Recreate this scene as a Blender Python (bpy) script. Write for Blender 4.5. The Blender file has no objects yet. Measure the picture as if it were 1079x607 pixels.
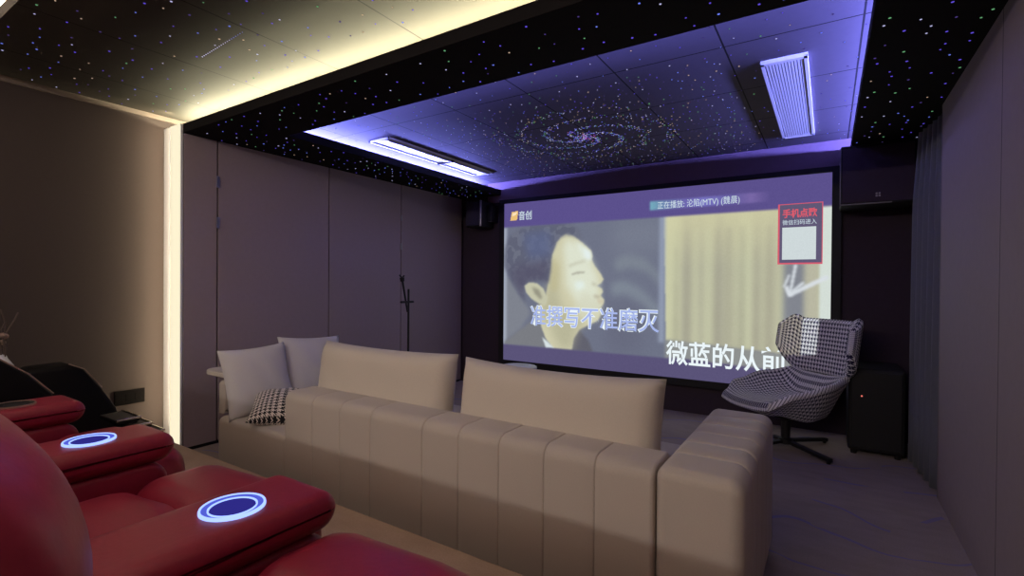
import bpy, bmesh, math, random
import numpy as np
from mathutils import Matrix, Vector

random.seed(7)
SC = bpy.context.scene
COL = SC.collection
PI = math.pi

# ------------------------------------------------------------------ helpers
def lin(r, g, b):
    f = lambda c: (c / 255 / 12.92) if c / 255 <= 0.04045 else ((c / 255 + 0.055) / 1.055) ** 2.4
    return (f(r), f(g), f(b), 1.0)


class NT:
    """tiny node-tree writer"""
    def __init__(self, name):
        self.m = bpy.data.materials.new(name)
        self.m.use_nodes = True
        self.t = self.m.node_tree
        self.t.nodes.clear()
        self.out = self.t.nodes.new('ShaderNodeOutputMaterial')

    def n(self, typ, **kw):
        x = self.t.nodes.new(typ)
        for k, v in kw.items():
            if k.startswith('i_'):
                x.inputs[k[2:].replace('_', ' ')].default_value = v
            else:
                setattr(x, k, v)
        return x

    def l(self, a, b):
        self.t.links.new(a, b)

    def math(self, op, a, b=None, c=None):
        x = self.t.nodes.new('ShaderNodeMath')
        x.operation = op
        for i, v in enumerate((a, b, c)):
            if v is None:
                continue
            if isinstance(v, (int, float)):
                x.inputs[i].default_value = v
            else:
                self.l(v, x.inputs[i])
        return x.outputs[0]

    def mix(self, fac, a, b):
        x = self.t.nodes.new('ShaderNodeMix')
        x.data_type = 'RGBA'
        for s, v in ((x.inputs[0], fac), (x.inputs[6], a), (x.inputs[7], b)):
            if isinstance(v, (int, float, tuple)):
                s.default_value = v
            else:
                self.l(v, s)
        return x.outputs[2]

    def bsdf(self, col, rough=0.6, metal=0.0, spec=0.5, height=None, bump=0.2, dist=0.005, coat=0.0, sheen=0.0):
        p = self.n('ShaderNodeBsdfPrincipled')
        if isinstance(col, tuple):
            p.inputs['Base Color'].default_value = col
        else:
            self.l(col, p.inputs['Base Color'])
        if isinstance(rough, (int, float)):
            p.inputs['Roughness'].default_value = rough
        else:
            self.l(rough, p.inputs['Roughness'])
        p.inputs['Metallic'].default_value = metal
        p.inputs['Specular IOR Level'].default_value = spec
        p.inputs['Coat Weight'].default_value = coat
        p.inputs['Coat Roughness'].default_value = 0.25
        p.inputs['Sheen Weight'].default_value = sheen
        if height is not None:
            b = self.n('ShaderNodeBump')
            b.inputs['Strength'].default_value = bump
            b.inputs['Distance'].default_value = dist
            self.l(height, b.inputs['Height'])
            self.l(b.outputs[0], p.inputs['Normal'])
        self.l(p.outputs[0], self.out.inputs[0])
        return self.m

    def emit(self, col, s=1.0):
        e = self.n('ShaderNodeEmission')
        if isinstance(col, tuple):
            e.inputs[0].default_value = col
        else:
            self.l(col, e.inputs[0])
        e.inputs[1].default_value = s
        self.l(e.outputs[0], self.out.inputs[0])
        return self.m


def noise(nt, scale, detail=3.0, coord='Object', stretch=None):
    tc = nt.n('ShaderNodeTexCoord')
    src = tc.outputs[coord]
    if stretch:
        mp = nt.n('ShaderNodeMapping')
        mp.inputs['Scale'].default_value = stretch
        nt.l(src, mp.inputs[0])
        src = mp.outputs[0]
    x = nt.n('ShaderNodeTexNoise')
    x.inputs['Scale'].default_value = scale
    x.inputs['Detail'].default_value = detail
    nt.l(src, x.inputs['Vector'])
    return x.outputs['Fac']


def plain(name, col, rough=0.6, metal=0.0, spec=0.5, vary=0.12, scale=40, bump=0.0, coat=0.0, sheen=0.0, stretch=None):
    nt = NT(name)
    f = noise(nt, scale, 4.0, stretch=stretch)
    a = tuple(min(1, c * (1 + vary)) for c in col[:3]) + (1,)
    b = tuple(c * (1 - vary) for c in col[:3]) + (1,)
    c = nt.mix(f, b, a)
    return nt.bsdf(c, rough, metal, spec, f if bump else None, bump, 0.003, coat, sheen)


def panelled(name, col, axis_steps, width=0.005, rough=0.7, spec=0.3, vary=0.06, scale=25):
    """surface split into panels by thin joints: axis_steps = [(axis, offset, step)]"""
    nt = NT(name)
    tc = nt.n('ShaderNodeTexCoord')
    sp = nt.n('ShaderNodeSeparateXYZ')
    nt.l(tc.outputs['Object'], sp.inputs[0])
    tot = None
    for ax, off, step in axis_steps:
        d = nt.math('SUBTRACT', sp.outputs[ax], off)
        d = nt.math('DIVIDE', d, step)
        d = nt.math('SUBTRACT', d, nt.math('ROUND', d))
        d = nt.math('ABSOLUTE', d)
        d = nt.math('LESS_THAN', d, width * 0.5 / step)
        tot = d if tot is None else nt.math('MAXIMUM', tot, d)
    f = noise(nt, scale, 3.0)
    base = nt.mix(f, tuple(c * (1 - vary) for c in col[:3]) + (1,), tuple(c * (1 + vary) for c in col[:3]) + (1,))
    c = nt.mix(tot, base, tuple(x * 0.12 for x in col[:3]) + (1,))
    return nt.bsdf(c, rough, 0, spec)


ORG = {}


def setp(o, label=None, cat=None, group=None, kind=None):
    if label: o['label'] = label
    if cat: o['category'] = cat
    if group: o['group'] = group
    if kind: o['kind'] = kind
    return o


def thing(name, label, cat, loc=(0, 0, 0), rotz=0.0, group=None):
    o = bpy.data.objects.new(name, None)
    o.empty_display_size = 0.1
    COL.objects.link(o)
    o.location = loc
    o.rotation_euler = (0, 0, rotz)
    ORG[o.name] = Vector(loc)
    return setp(o, label, cat, group)


def obj(name, bm, mats, parent=None, smooth=None, local=False, label=None, at=None):
    """links bm as one mesh; vertices are in world space unless local"""
    me = bpy.data.meshes.new(name)
    off = Vector((0, 0, 0))
    if parent is not None:
        off = ORG[parent.name]
    elif at is not None:
        off = Vector(at)
    if not local and off.length > 0:
        bmesh.ops.translate(bm, verts=bm.verts, vec=-off)
    bmesh.ops.recalc_face_normals(bm, faces=bm.faces)
    bm.to_mesh(me)
    bm.free()
    for m in (mats if isinstance(mats, (list, tuple)) else [mats]):
        me.materials.append(m)
    o = bpy.data.objects.new(name, me)
    COL.objects.link(o)
    if parent is not None:
        o.parent = parent
        ORG[o.name] = Vector(off)
    else:
        if at is not None and not local:
            o.location = at
        ORG[o.name] = Vector(off)
    if smooth is not None:
        me.polygons.foreach_set('use_smooth', [True] * len(me.polygons))
        if smooth < 179:
            me.set_sharp_from_angle(angle=math.radians(smooth))
    if label: o['label'] = label
    return o


def struct(name, bm, mats, smooth=None):
    o = obj(name, bm, mats, None, smooth)
    o['kind'] = 'structure'
    return o


def box(bm, x0, x1, y0, y1, z0, z1, r=0.0, seg=2):
    res = bmesh.ops.create_cube(bm, size=1.0)
    vs = res['verts']
    bmesh.ops.scale(bm, verts=vs, vec=(x1 - x0, y1 - y0, z1 - z0))
    bmesh.ops.translate(bm, verts=vs, vec=((x0 + x1) / 2, (y0 + y1) / 2, (z0 + z1) / 2))
    if r > 0:
        es = list({e for v in vs for e in v.link_edges})
        bmesh.ops.bevel(bm, geom=es, offset=r, segments=seg, profile=0.5, affect='EDGES', clamp_overlap=True)
    return vs


def newbox(*a, **k):
    bm = bmesh.new()
    box(bm, *a, **k)
    return bm


def tube(bm, pts, r, n=8, cap=True):
    pts = [Vector(p) for p in pts]
    rs = r if isinstance(r, (list, tuple)) else [r] * len(pts)
    rings = []
    for i, p in enumerate(pts):
        t = (pts[min(i + 1, len(pts) - 1)] - pts[max(i - 1, 0)]).normalized()
        u = t.orthogonal().normalized() if i == 0 else (u - t * u.dot(t)).normalized()
        w = t.cross(u)
        rings.append([bm.verts.new(p + (u * math.cos(2 * PI * k / n) + w * math.sin(2 * PI * k / n)) * rs[i]) for k in range(n)])
    for a, b in zip(rings, rings[1:]):
        for k in range(n):
            bm.faces.new((a[k], a[(k + 1) % n], b[(k + 1) % n], b[k]))
    if cap:
        bm.faces.new(rings[0][::-1])
        bm.faces.new(rings[-1])


def lathe(bm, prof, c=(0, 0, 0), n=32, close=True):
    rings = []
    for r, z in prof:
        rings.append([bm.verts.new((c[0] + r * math.cos(2 * PI * k / n), c[1] + r * math.sin(2 * PI * k / n), c[2] + z)) for k in range(n)])
    m = len(rings)
    for i in range(m if close else m - 1):
        a, b = rings[i], rings[(i + 1) % m]
        for k in range(n):
            bm.faces.new((a[k], a[(k + 1) % n], b[(k + 1) % n], b[k]))
    if not close:
        bm.faces.new(rings[0][::-1])
        bm.faces.new(rings[-1])


def rrect(w0, w1, h0, h1, rs, seg=5):
    """rounded rectangle outline [(a,b,na,nb)]; rs = radius at (w0h0, w1h0, w1h1, w0h1)"""
    out = []
    for (a, b, sa, sb, st), r in zip(((w0, h0, 1, 1, PI), (w1, h0, -1, 1, 1.5 * PI), (w1, h1, -1, -1, 0), (w0, h1, 1, -1, .5 * PI)), rs):
        cx, cy = a + sa * r, b + sb * r
        for k in range(seg + 1):
            t = st + .5 * PI * k / seg
            out.append((cx + r * math.cos(t), cy + r * math.sin(t), math.cos(t), math.sin(t)))
    return out


def sweep(bm, prof, stations, axis, fn=None):
    """profile (a,b,na,nb) swept along axis with inset per station; axis 'x': a=y,b=z ; axis 'y': a=x,b=z ; 'z': a=x,b=y"""
    rings = []
    for s, ins in stations:
        ring = []
        for a, b, na, nb in prof:
            A, B = a - na * ins, b - nb * ins
            co = {'x': (s, A, B), 'y': (A, s, B), 'z': (A, B, s)}[axis]
            ring.append(bm.verts.new(fn(co) if fn else co))
        rings.append(ring)
    n = len(prof)
    for a, b in zip(rings, rings[1:]):
        for k in range(n):
            bm.faces.new((a[k], a[(k + 1) % n], b[(k + 1) % n], b[k]))
    bm.faces.new(rings[0][::-1])
    bm.faces.new(rings[-1])


def stations(s0, s1, r, seams=(), depth=0.008, wid=0.02, seg=4, base=8):
    """stations with rounded ends and pinched seams"""
    S = set()
    for k in range(seg + 1):
        S.add(s0 + r * (1 - math.cos(.5 * PI * k / seg)))
        S.add(s1 - r * (1 - math.cos(.5 * PI * k / seg)))
    for k in range(base + 1):
        S.add(s0 + r + (s1 - s0 - 2 * r) * k / base)
    for q in seams:
        for d in (-1, -.5, -.15, 0, .15, .5, 1):
            S.add(q + d * wid)
    out = []
    for s in sorted(S):
        d = min(s - s0, s1 - s)
        ins = r * (1 - math.sqrt(max(0, 1 - (1 - d / r) ** 2))) if d < r else 0.0
        for q in seams:
            x = abs(s - q) / wid
            if x < 1:
                ins += depth * (1 - x) ** 2
        out.append((s, ins))
    return out


def pillow(bm, w, h, t, M, p=2.6, pinch=0.05, n=18, sag=0.0, uvs=None):
    """soft cushion w (local x) by h (local z), thickness t (local y), placed by matrix M"""
    uvl = bm.loops.layers.uv.verify() if uvs else None
    grid = {}
    for side in (1, -1):
        for i in range(n + 1):
            for j in range(n + 1):
                u = -math.cos(PI * i / n) if False else 2 * i / n - 1
                v = 2 * j / n - 1
                u = math.copysign(abs(u) ** 0.8, u); v = math.copysign(abs(v) ** 0.8, v)
                edge = i in (0, n) or j in (0, n)
                if side == -1 and edge:
                    grid[(side, i, j)] = grid[(1, i, j)]
                    continue
                th = t / 2 * ((1 - abs(u) ** p) * (1 - abs(v) ** p)) ** 0.5
                x = w / 2 * u * (1 - pinch * (1 - v * v) * abs(u) ** 3)
                z = h / 2 * v * (1 - pinch * (1 - u * u) * abs(v) ** 3) - sag * (1 - u * u) * (v + 1) / 2
                wr = 0.004 * math.sin(9 * u + 5 * v) * (1 - abs(u)) if not edge else 0
                grid[(side, i, j)] = bm.verts.new(M @ Vector((x, side * th + wr, z)))
    for side in (1, -1):
        for i in range(n):
            for j in range(n):
                q = [grid[(side, i, j)], grid[(side, i + 1, j)], grid[(side, i + 1, j + 1)], grid[(side, i, j + 1)]]
                ij = [(i, j), (i + 1, j), (i + 1, j + 1), (i, j + 1)]
                if side == -1:
                    q.reverse(); ij.reverse()
                f = bm.faces.new(q)
                if uvl:
                    for lp, (a, b) in zip(f.loops, ij):
                        lp[uvl].uv = (a / n * w, b / n * h)


def copy_tree(o, parent=None):
    c = o.copy()
    COL.objects.link(c)
    if parent is not None:
        c.parent = parent
    for ch in list(o.children):
        copy_tree(ch, c)
    return c


def area(name, loc, sx, sy, direction, col, power, spread=PI):
    L = bpy.data.lights.new(name, 'AREA')
    L.shape = 'RECTANGLE'
    L.size, L.size_y = sx, sy
    L.color = col
    L.energy = power
    L.spread = spread
    o = bpy.data.objects.new(name, L)
    o.location = loc
    o.rotation_euler = direction
    COL.objects.link(o)
    return o


# ------------------------------------------------------------------ materials
M = {}
M['wall_dark'] = panelled('wall_fabric_panels', (0.15, 0.125, 0.115, 1), [(1, 0.30, 1.19)], 0.006)
M['wall_rear_panel'] = plain('wall_upholstery', (0.034, 0.021, 0.019, 1), 0.8, vary=0.1, scale=60)
M['wall_right'] = panelled('right_wall_panels', (0.30, 0.24, 0.25, 1), [(1, 2.70, 1.22)], 0.007)
M['cabinet'] = plain('cabinet_laminate', (0.335, 0.26, 0.275, 1), 0.6, vary=0.06, scale=30)
M['gap'] = plain('shadow_gap', (0.01, 0.009, 0.01, 1), 0.9)
M['black_star'] = plain('black_star_panel', (0.012, 0.010, 0.011, 1), 0.85, spec=0.1)
M['ceil_rear'] = panelled('rear_ceiling_panels', (0.052, 0.045, 0.038, 1), [(0, -3.15, 0.68)], 0.008, spec=0.15)
M['ceil_tray'] = panelled('tray_ceiling_panels', (0.10, 0.085, 0.105, 1), [(0, -0.48, 0.61), (1, 2.82, 0.68)], 0.009, spec=0.1)
M['upper'] = plain('upper_ceiling_paint', (0.6, 0.55, 0.47, 1), 0.8, vary=0.03)
M['front'] = plain('front_wall_fabric', (0.045, 0.03, 0.042, 1), 0.85, spec=0.2)
M['black'] = plain('matt_black', (0.012, 0.011, 0.012, 1), 0.6, spec=0.3)
M['blackmetal'] = plain('black_metal', (0.012, 0.011, 0.012, 1), 0.45, 0.3)
M['metal'] = plain('brushed_metal', (0.34, 0.33, 0.34, 1), 0.35, 0.9, stretch=(1, 1, 12))
M['chrome'] = plain('chrome_trim', (0.75, 0.68, 0.55, 1), 0.2, 1.0, vary=0.02)
M['white'] = plain('white_lacquer', (0.75, 0.75, 0.76, 1), 0.4, vary=0.03)
M['grille'] = plain('white_grille_paint', (0.72, 0.72, 0.76, 1), 0.5, vary=0.03)
M['sofa'] = plain('beige_sofa_fabric', (0.48, 0.415, 0.36, 1), 0.85, vary=0.08, scale=220, bump=0.15, sheen=0.2)
M['cushion'] = plain('pale_cushion_fabric', (0.60, 0.53, 0.45, 1), 0.9, vary=0.06, scale=180, bump=0.15, sheen=0.2)
M['pillow'] = plain('light_grey_pillow_fabric', (0.60, 0.57, 0.57, 1), 0.9, vary=0.06, scale=180, bump=0.15, sheen=0.2)
M['leather'] = plain('red_leather', (0.245, 0.012, 0.036, 1), 0.40, spec=0.42, vary=0.12, scale=90, bump=0.12)
M['leather_shade'] = plain('shaded_leather', (0.005, 0.004, 0.0045, 1), 0.6, spec=0.12, vary=0.15, scale=90, bump=0.1)  # red leather in shade, the darkness put into the colour
M['tan_edge'] = plain('plain_tan', (0.30, 0.2, 0.16, 1), 0.5)
M['curtain'] = plain('slate_curtain', (0.22, 0.22, 0.27, 1), 0.8, vary=0.1, scale=120, sheen=0.3)
M['socket'] = plain('dull_black_plastic', (0.006, 0.005, 0.005, 1), 0.9, spec=0.05)
M['twig'] = plain('dried_stems', (0.09, 0.06, 0.05, 1), 0.8)


def carpet(name, c0, c1, thread=None):
    nt = NT(name)
    f = noise(nt, 160, 4.0)
    g = noise(nt, 5, 3.0, stretch=(1.0, 2.5, 1.0))
    h = noise(nt, 60, 2.0, stretch=(1.0, 8.0, 1.0))
    col = nt.mix(f, c0, c1)
    col = nt.mix(nt.math('MULTIPLY', g, 0.45), col, tuple(x * 0.45 for x in c0[:3]) + (1,))
    col = nt.mix(nt.math('MULTIPLY', h, 0.3), col, tuple(x * 0.5 for x in c0[:3]) + (1,))
    if thread:
        tc = nt.n('ShaderNodeTexCoord')
        sp = nt.n('ShaderNodeSeparateXYZ')
        nt.l(tc.outputs['Object'], sp.inputs[0])
        w = noise(nt, 1.1, 1.5, stretch=(1.0, 0.8, 1.0))
        y = nt.math('MULTIPLY_ADD', w, 1.5, sp.outputs[1])
        d = nt.math('DIVIDE', y, 0.42)
        d = nt.math('ABSOLUTE', nt.math('SUBTRACT', d, nt.math('ROUND', d)))
        line = nt.math('LESS_THAN', d, 0.030)
        brk = nt.math('GREATER_THAN', noise(nt, 2.3, 1.0), 0.47)
        col = nt.mix(nt.math('MULTIPLY', line, nt.math('MULTIPLY', brk, 0.6)), col, thread)
    return nt.bsdf(col, 0.95, 0, 0.1, f, 0.5, 0.004)


M['carpet'] = carpet('dark_patterned_carpet', (0.33, 0.27, 0.255, 1), (0.52, 0.43, 0.40, 1), (0.19, 0.18, 0.44, 1))
M['carpet_plat'] = carpet('brown_platform_carpet', (0.46, 0.33, 0.25, 1), (0.66, 0.49, 0.38, 1))


def houndstooth(name, dark, light, cell=0.03):
    nt = NT(name)
    uv = nt.n('ShaderNodeUVMap')
    sp = nt.n('ShaderNodeSeparateXYZ')
    nt.l(uv.outputs[0], sp.inputs[0])
    u = nt.math('DIVIDE', sp.outputs[0], cell)
    v = nt.math('DIVIDE', sp.outputs[1], cell)
    a = nt.math('LESS_THAN', nt.math('FRACT', u), 0.5)
    b = nt.math('LESS_THAN', nt.math('FRACT', v), 0.5)
    d = nt.math('LESS_THAN', nt.math('FRACT', nt.math('MULTIPLY', nt.math('ADD', u, v), 2.0)), 0.5)
    both = nt.math('MULTIPLY', a, b)
    one = nt.math('SUBTRACT', nt.math('MAXIMUM', a, b), both)
    f = nt.math('MAXIMUM', both, nt.math('MULTIPLY', one, d))
    c = nt.mix(f, light, dark)
    return nt.bsdf(c, 0.9, 0, 0.2, sheen=0.2)


M['hound'] = houndstooth('houndstooth_wool', (0.018, 0.015, 0.06, 1), (0.72, 0.69, 0.75, 1), 0.034)
M['hound_pillow'] = houndstooth('houndstooth_pillow_cloth', (0.012, 0.011, 0.014, 1), (0.70, 0.62, 0.57, 1), 0.028)


def glow(name, col, s):
    return NT(name).emit(col, s)


M['led_warm'] = glow('warm_led_diffuser', (1.0, 0.90, 0.64, 1), 1.0)
M['led_cup'] = glow('blue_white_cup_light', (0.30, 0.42, 1.0, 1), 1.7)
M['led_cup_in'] = glow('deep_blue_cup_light', (0.035, 0.03, 0.30, 1), 0.8)
M['led_cup_mid'] = glow('mid_blue_cup_light', (0.10, 0.13, 0.75, 1), 0.9)
M['red_led'] = glow('red_standby_light', (0.9, 0.2, 0.15, 1), 1.0)
STAR = [glow('star_violet', lin(96, 78, 215), 1.0), glow('star_white', lin(190, 190, 235), 1.0),
        glow('star_green', lin(96, 160, 110), 1.0), glow('star_pale_blue', lin(110, 130, 240), 1.0),
        glow('star_warm', lin(190, 165, 140), 1.0), glow('star_dim', lin(70, 55, 120), 1.0), glow('star_pink', lin(205, 95, 190), 1.0)]

# ------------------------------------------------------------------ room shell
XL, XC, XR = -4.33, -4.05, 0.575         # left wall, cabinet front, right wall
YB, YF = -3.40, 5.14                     # rear wall, front (screen) wall
ZS, ZL, ZT, ZU = 2.39, 2.455, 2.55, 2.78  # soffit underside, lip top, star ceilings, upper ceiling
PZ, PY = 0.18, 1.60                      # seating platform

struct('floor', newbox(XL - 0.2, XR + 0.3, PY - 0.3, YF + 0.2, -0.1, 0.0), M['carpet'])
struct('floor_platform', newbox(XL, XR, YB, PY, -0.1, PZ, r=0.012), M['carpet_plat'])
struct('wall_left', newbox(XL - 0.15, XL, YB - 0.15, YF + 0.2, -0.1, 3.0), M['wall_rear_panel'])
struct('wall_right', newbox(XR, XR + 0.15, YB - 0.15, 3.94, -0.1, 3.0), M['wall_right'])
bm = bmesh.new()
box(bm, XR + 0.12, XR + 0.27, 3.94, YF + 0.2, -0.1, 3.0)
struct('wall_right_recess', bm, M['front'])
struct('wall_front', newbox(XL, XR + 0.27, YF, YF + 0.15, -0.1, 3.0), M['front'])
struct('wall_rear', newbox(XL - 0.15, XR + 0.15, YB - 0.15, YB, -0.1, 3.0), M['upper'])
struct('ceiling', newbox(XL, XR + 0.27, YB, 1.2, ZU, ZU + 0.1), M['upper'])
CEIL_REAR = struct('ceiling_rear', newbox(XL, XR, 0.68, 2.00, ZT, ZT + 0.06), M['ceil_rear'])
CEIL_TRAY = struct('ceiling_tray', newbox(XL, XR + 0.27, 2.00, YF, ZT, ZT + 0.06), M['ceil_tray'])

# dark star soffit framing the tray: four slabs with an upstand behind each hidden light ledge
TX0, TX1, TY0 = -3.45, 0.145, 2.235
BY = 1.775
bm = bmesh.new()
LB = ZS + 0.012                       # ledge top behind the lip
box(bm, XL, XR, BY, TY0, ZS, LB)
box(bm, XL, TX0, TY0, YF, ZS, LB)
box(bm, TX1, XR + 0.12, TY0, YF, ZS, LB)
box(bm, XL, XR, BY, BY + 0.015, LB, ZL)
box(bm, TX0 - 0.015, TX1 + 0.015, TY0 - 0.015, TY0, LB, ZL)
box(bm, TX0 - 0.015, TX0, TY0, YF, LB, ZL)
box(bm, TX1, TX1 + 0.015, TY0, YF, LB, ZL)
box(bm, XL, XR, 1.99, 2.01, LB, ZT)
box(bm, XL, TX0 - 0.40, 2.01, YF, LB, ZT)
box(bm, TX1 + 0.40, XR, 2.01, YF, LB, ZT)
CEIL_SOFFIT = struct('ceiling_soffit', bm, M['black_star'])
# bulkhead over the screen closes the tray
struct('ceiling_bulkhead', newbox(TX0 - 0.2, TX1 + 0.2, 5.115, YF, 2.30, ZT), plain('bulkhead_fabric', (0.16, 0.10, 0.15, 1), 0.8))
struct('trim_left', newbox(XL, XL + 0.015, 0.68, 1.99, ZT - 0.035, ZT), plain('cornice_paint', (0.16, 0.12, 0.10, 1), 0.7))

# ------------------------------------------------------------------ built-in cabinet on the left
cab = thing('built_in_cabinet', 'full height dark cupboard wall with flush doors behind the sofa', 'cabinet', (XC, 3.4, 0))
obj('carcass', newbox(XL + 0.004, XC - 0.022, 1.777, 5.10, 0.0, ZS - 0.003), M['gap'], cab)
ys = [1.775, 2.022, 3.052, 4.005, 5.10]
hz = {1: ((2.02, 2.11), (1.70, 1.79)), 3: ((1.985, 2.045), (1.66, 1.73))}
for i in range(4):
    d = obj('door', newbox(XC - 0.022, XC, ys[i] + 0.006, ys[i + 1] - 0.006, 0.03, ZS - 0.004, r=0.002), M['cabinet'], cab)
    if i in (1, 3):
        for z0, z1 in hz[i]:
            obj('hinge', newbox(XC - 0.003, XC + 0.008, ys[i] - 0.012, ys[i] + 0.012, z0, z1, r=0.002), M['metal'], d)

# vertical light profile in the return beside the cabinet
lp = thing('wall_light_strip', 'tall glowing warm white light strip in the corner beside the cupboard wall', 'light', (XC - 0.10, 1.76, PZ))
obj('housing', newbox(XL + 0.005, XC - 0.002, 1.760, 1.774, PZ - 0.17, 2.452), M['grille'], lp)
obj('diffuser', newbox(XC - 0.15, XC - 0.008, 1.750, 1.760, PZ - 0.165, 2.450, r=0.004), M['led_warm'], lp)

# socket panel on the left wall
sk = thing('socket_panel', 'dark rectangular socket panel low on the left wall', 'socket', (XL, 1.54, 0.39))
obj('plate', newbox(XL, XL + 0.012, 1.445, 1.635, 0.375, 0.480, r=0.004), M['socket'], sk)
for y in (1.475, 1.535, 1.595):
    obj('outlet', newbox(XL + 0.012, XL + 0.015, y - 0.022, y + 0.022, 0.40, 0.455, r=0.003), M['socket'], sk)

# ------------------------------------------------------------------ air outlets in the tray ceiling
g = thing('return_air_grille', 'white slatted return air grille in the blue tray ceiling right of the star spiral', 'vent', (-0.22, 3.94, ZT))
x0, x1, y0, y1 = -0.335, -0.105, 3.11, 4.77
bm = bmesh.new()
for a in ((x0, x0 + 0.018, y0, y1), (x1 - 0.018, x1, y0, y1), (x0, x1, y0, y0 + 0.03), (x0, x1, y1 - 0.03, y1)):
    box(bm, a[0], a[1], a[2], a[3], ZT - 0.022, ZT)
obj('frame', bm, M['grille'], g)
obj('backing', newbox(x0 + 0.01, x1 - 0.01, y0 + 0.01, y1 - 0.01, ZT - 0.006, ZT), M['gap'], g)
for k in range(12):
    xx = x0 + 0.022 + (x1 - x0 - 0.044) * (k + 0.5) / 12
    obj('slat', newbox(xx - 0.0052, xx + 0.0052, y0 + 0.02, y1 - 0.02, ZT - 0.020, ZT - 0.005), M['grille'], g)
g = thing('linear_air_outlet', 'long white slot air outlet in the blue tray ceiling on the cupboard side', 'vent', (-3.33, 3.82, ZT))
x0, x1, y0, y1 = -3.475, -3.215, 3.03, 4.62
bm = bmesh.new()
for a in ((x0, x0 + 0.02, y0, y1), (x1 - 0.02, x1, y0, y1), (x0, x1, y0, y0 + 0.02), (x0, x1, y1 - 0.02, y1)):
    box(bm, a[0], a[1], a[2], a[3], ZT - 0.012, ZT)
obj('frame', bm, M['grille'], g)
obj('backing', newbox(x0 + 0.01, x1 - 0.01, y0 + 0.01, y1 - 0.01, ZT - 0.004, ZT), M['grille'], g)
bm = bmesh.new()
vs = box(bm, -0.05, 0.05, y0 + 0.02, y1 - 0.02, -0.003, 0.003)
bmesh.ops.rotate(bm, verts=vs, cent=(0, 0, 0), matrix=Matrix.Rotation(math.radians(7), 3, 'Y'))
bmesh.ops.translate(bm, verts=vs, vec=((x0 + x1) / 2 + 0.03, 0, ZT - 0.014))
obj('blade', bm, M['white'], g)
obj('divider', newbox(x0 + 0.02, x1 - 0.02, 3.93, 3.94, ZT - 0.026, ZT - 0.004), M['gap'], g)

# ------------------------------------------------------------------ star ceiling
def dots(name, pts, z, label, cat, kind='stuff', parent=None):
    bm = bmesh.new()
    for x, y, r, m in pts:
        vs = [bm.verts.new((x + r * math.cos(PI / 3 * k), y + r * math.sin(PI / 3 * k), z - 0.0015)) for k in range(6)]
        top = [bm.verts.new((v.co.x, v.co.y, z)) for v in vs]
        f = bm.faces.new(vs[::-1]); f.material_index = m
        for k in range(6):
            f = bm.faces.new((vs[k], vs[(k + 1) % 6], top[(k + 1) % 6], top[k])); f.material_index = m
    o = obj(name, bm, STAR, parent)
    if parent is None:
        setp(o, label, cat, None, kind)
    else:
        setp(o, None, None, None, kind)
    return o


def scatter(n, x0, x1, y0, y1, r, w, mind=0.04, avoid=None):
    out = []
    cell = {}
    tries = 0
    while len(out) < n and tries < n * 30:
        tries += 1
        x, y = random.uniform(x0, x1), random.uniform(y0, y1)
        if avoid and avoid(x, y):
            continue
        k = (int(x / mind), int(y / mind))
        if any((k[0] + i, k[1] + j) in cell for i in (-1, 0, 1) for j in (-1, 0, 1)):
            continue
        cell[k] = 1
        out.append((x, y, r * random.uniform(0.7, 1.15), random.choices(range(6), w)[0]))
    return out


W_A = (5, 2, 1.6, 2, 0.8, 1.5)
dots('fiber_optic_stars', scatter(300, -4.28, 0.5, 0.72, 1.76, 0.0048, W_A, 0.05), ZT,
     None, None, 'stuff', CEIL_REAR)
p = scatter(125, XC, XR - 0.02, BY + 0.03, TY0 - 0.03, 0.0048, W_A, 0.045)
p += scatter(110, XC + 0.02, TX0 - 0.03, TY0, 5.05, 0.0055, W_A, 0.04)
p += scatter(85, TX1 + 0.03, XR - 0.02, TY0, 5.05, 0.0055, W_A, 0.045)
dots('fiber_optic_stars', p, ZS, None, None, 'stuff', CEIL_SOFFIT)
GX, GY = -1.78, 3.92
hole = lambda x, y: (-0.36 < x < -0.08 and 3.08 < y < 4.8) or (-3.5 < x < -3.19 and 3.0 < y < 4.65)
p = scatter(520, -3.6, 0.3, 2.3, 5.08, 0.0042, (3, 2, 1.5, 2.5, 1, 2), 0.05, hole)
p += scatter(620, -2.95, -0.55, 2.95, 5.08, 0.0040, (3, 1.5, 1.2, 1.5, 2, 4), 0.03)
dots('fiber_optic_stars', p, ZT, None, None, 'stuff', CEIL_TRAY)
# the spiral: two pairs of arms winding out from a bright core
p = []
for arm in range(4):
    for k in range(230):
        t = k / 230
        th = arm * PI / 2 + t * 5.0 + 0.5
        r = 0.05 + 0.74 * t ** 0.9
        r += random.gauss(0, 0.012 + 0.022 * t)
        th += random.gauss(0, 0.05)
        m = random.choices(range(6), (4, 3, 2.5, 3, 1, 0.5) if t < 0.6 else (2, 2, 2.5, 1.5, 2.5, 2))[0]
        p.append((GX + r * math.cos(th), GY + r * math.sin(th) * 0.92, 0.0042 * random.uniform(0.7, 1.1), m))
for k in range(160):
    r = abs(random.gauss(0, 0.10)); th = random.uniform(0, 2 * PI)
    p.append((GX + r * math.cos(th), GY + r * math.sin(th), 0.0045, random.choices(range(7), (5, 2, 0.5, 3, 1, 0, 3))[0]))
dots('star_spiral', p, ZT - 0.0004, 'swirling galaxy of coloured star points at the centre of the blue tray ceiling', 'star lights')
p = []
for k in range(21):
    t = k / 20
    p.append((-2.985 + (-2.52 + 2.985) * t, 1.405 + (1.375 - 1.405) * t, 0.0036 * (1 - 0.5 * t), 1 if t < 0.75 else 3))
METEOR = p
dots('meteor_light', p, ZT, 'straight dotted white shooting star in the rear ceiling', 'star lights', None)

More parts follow.
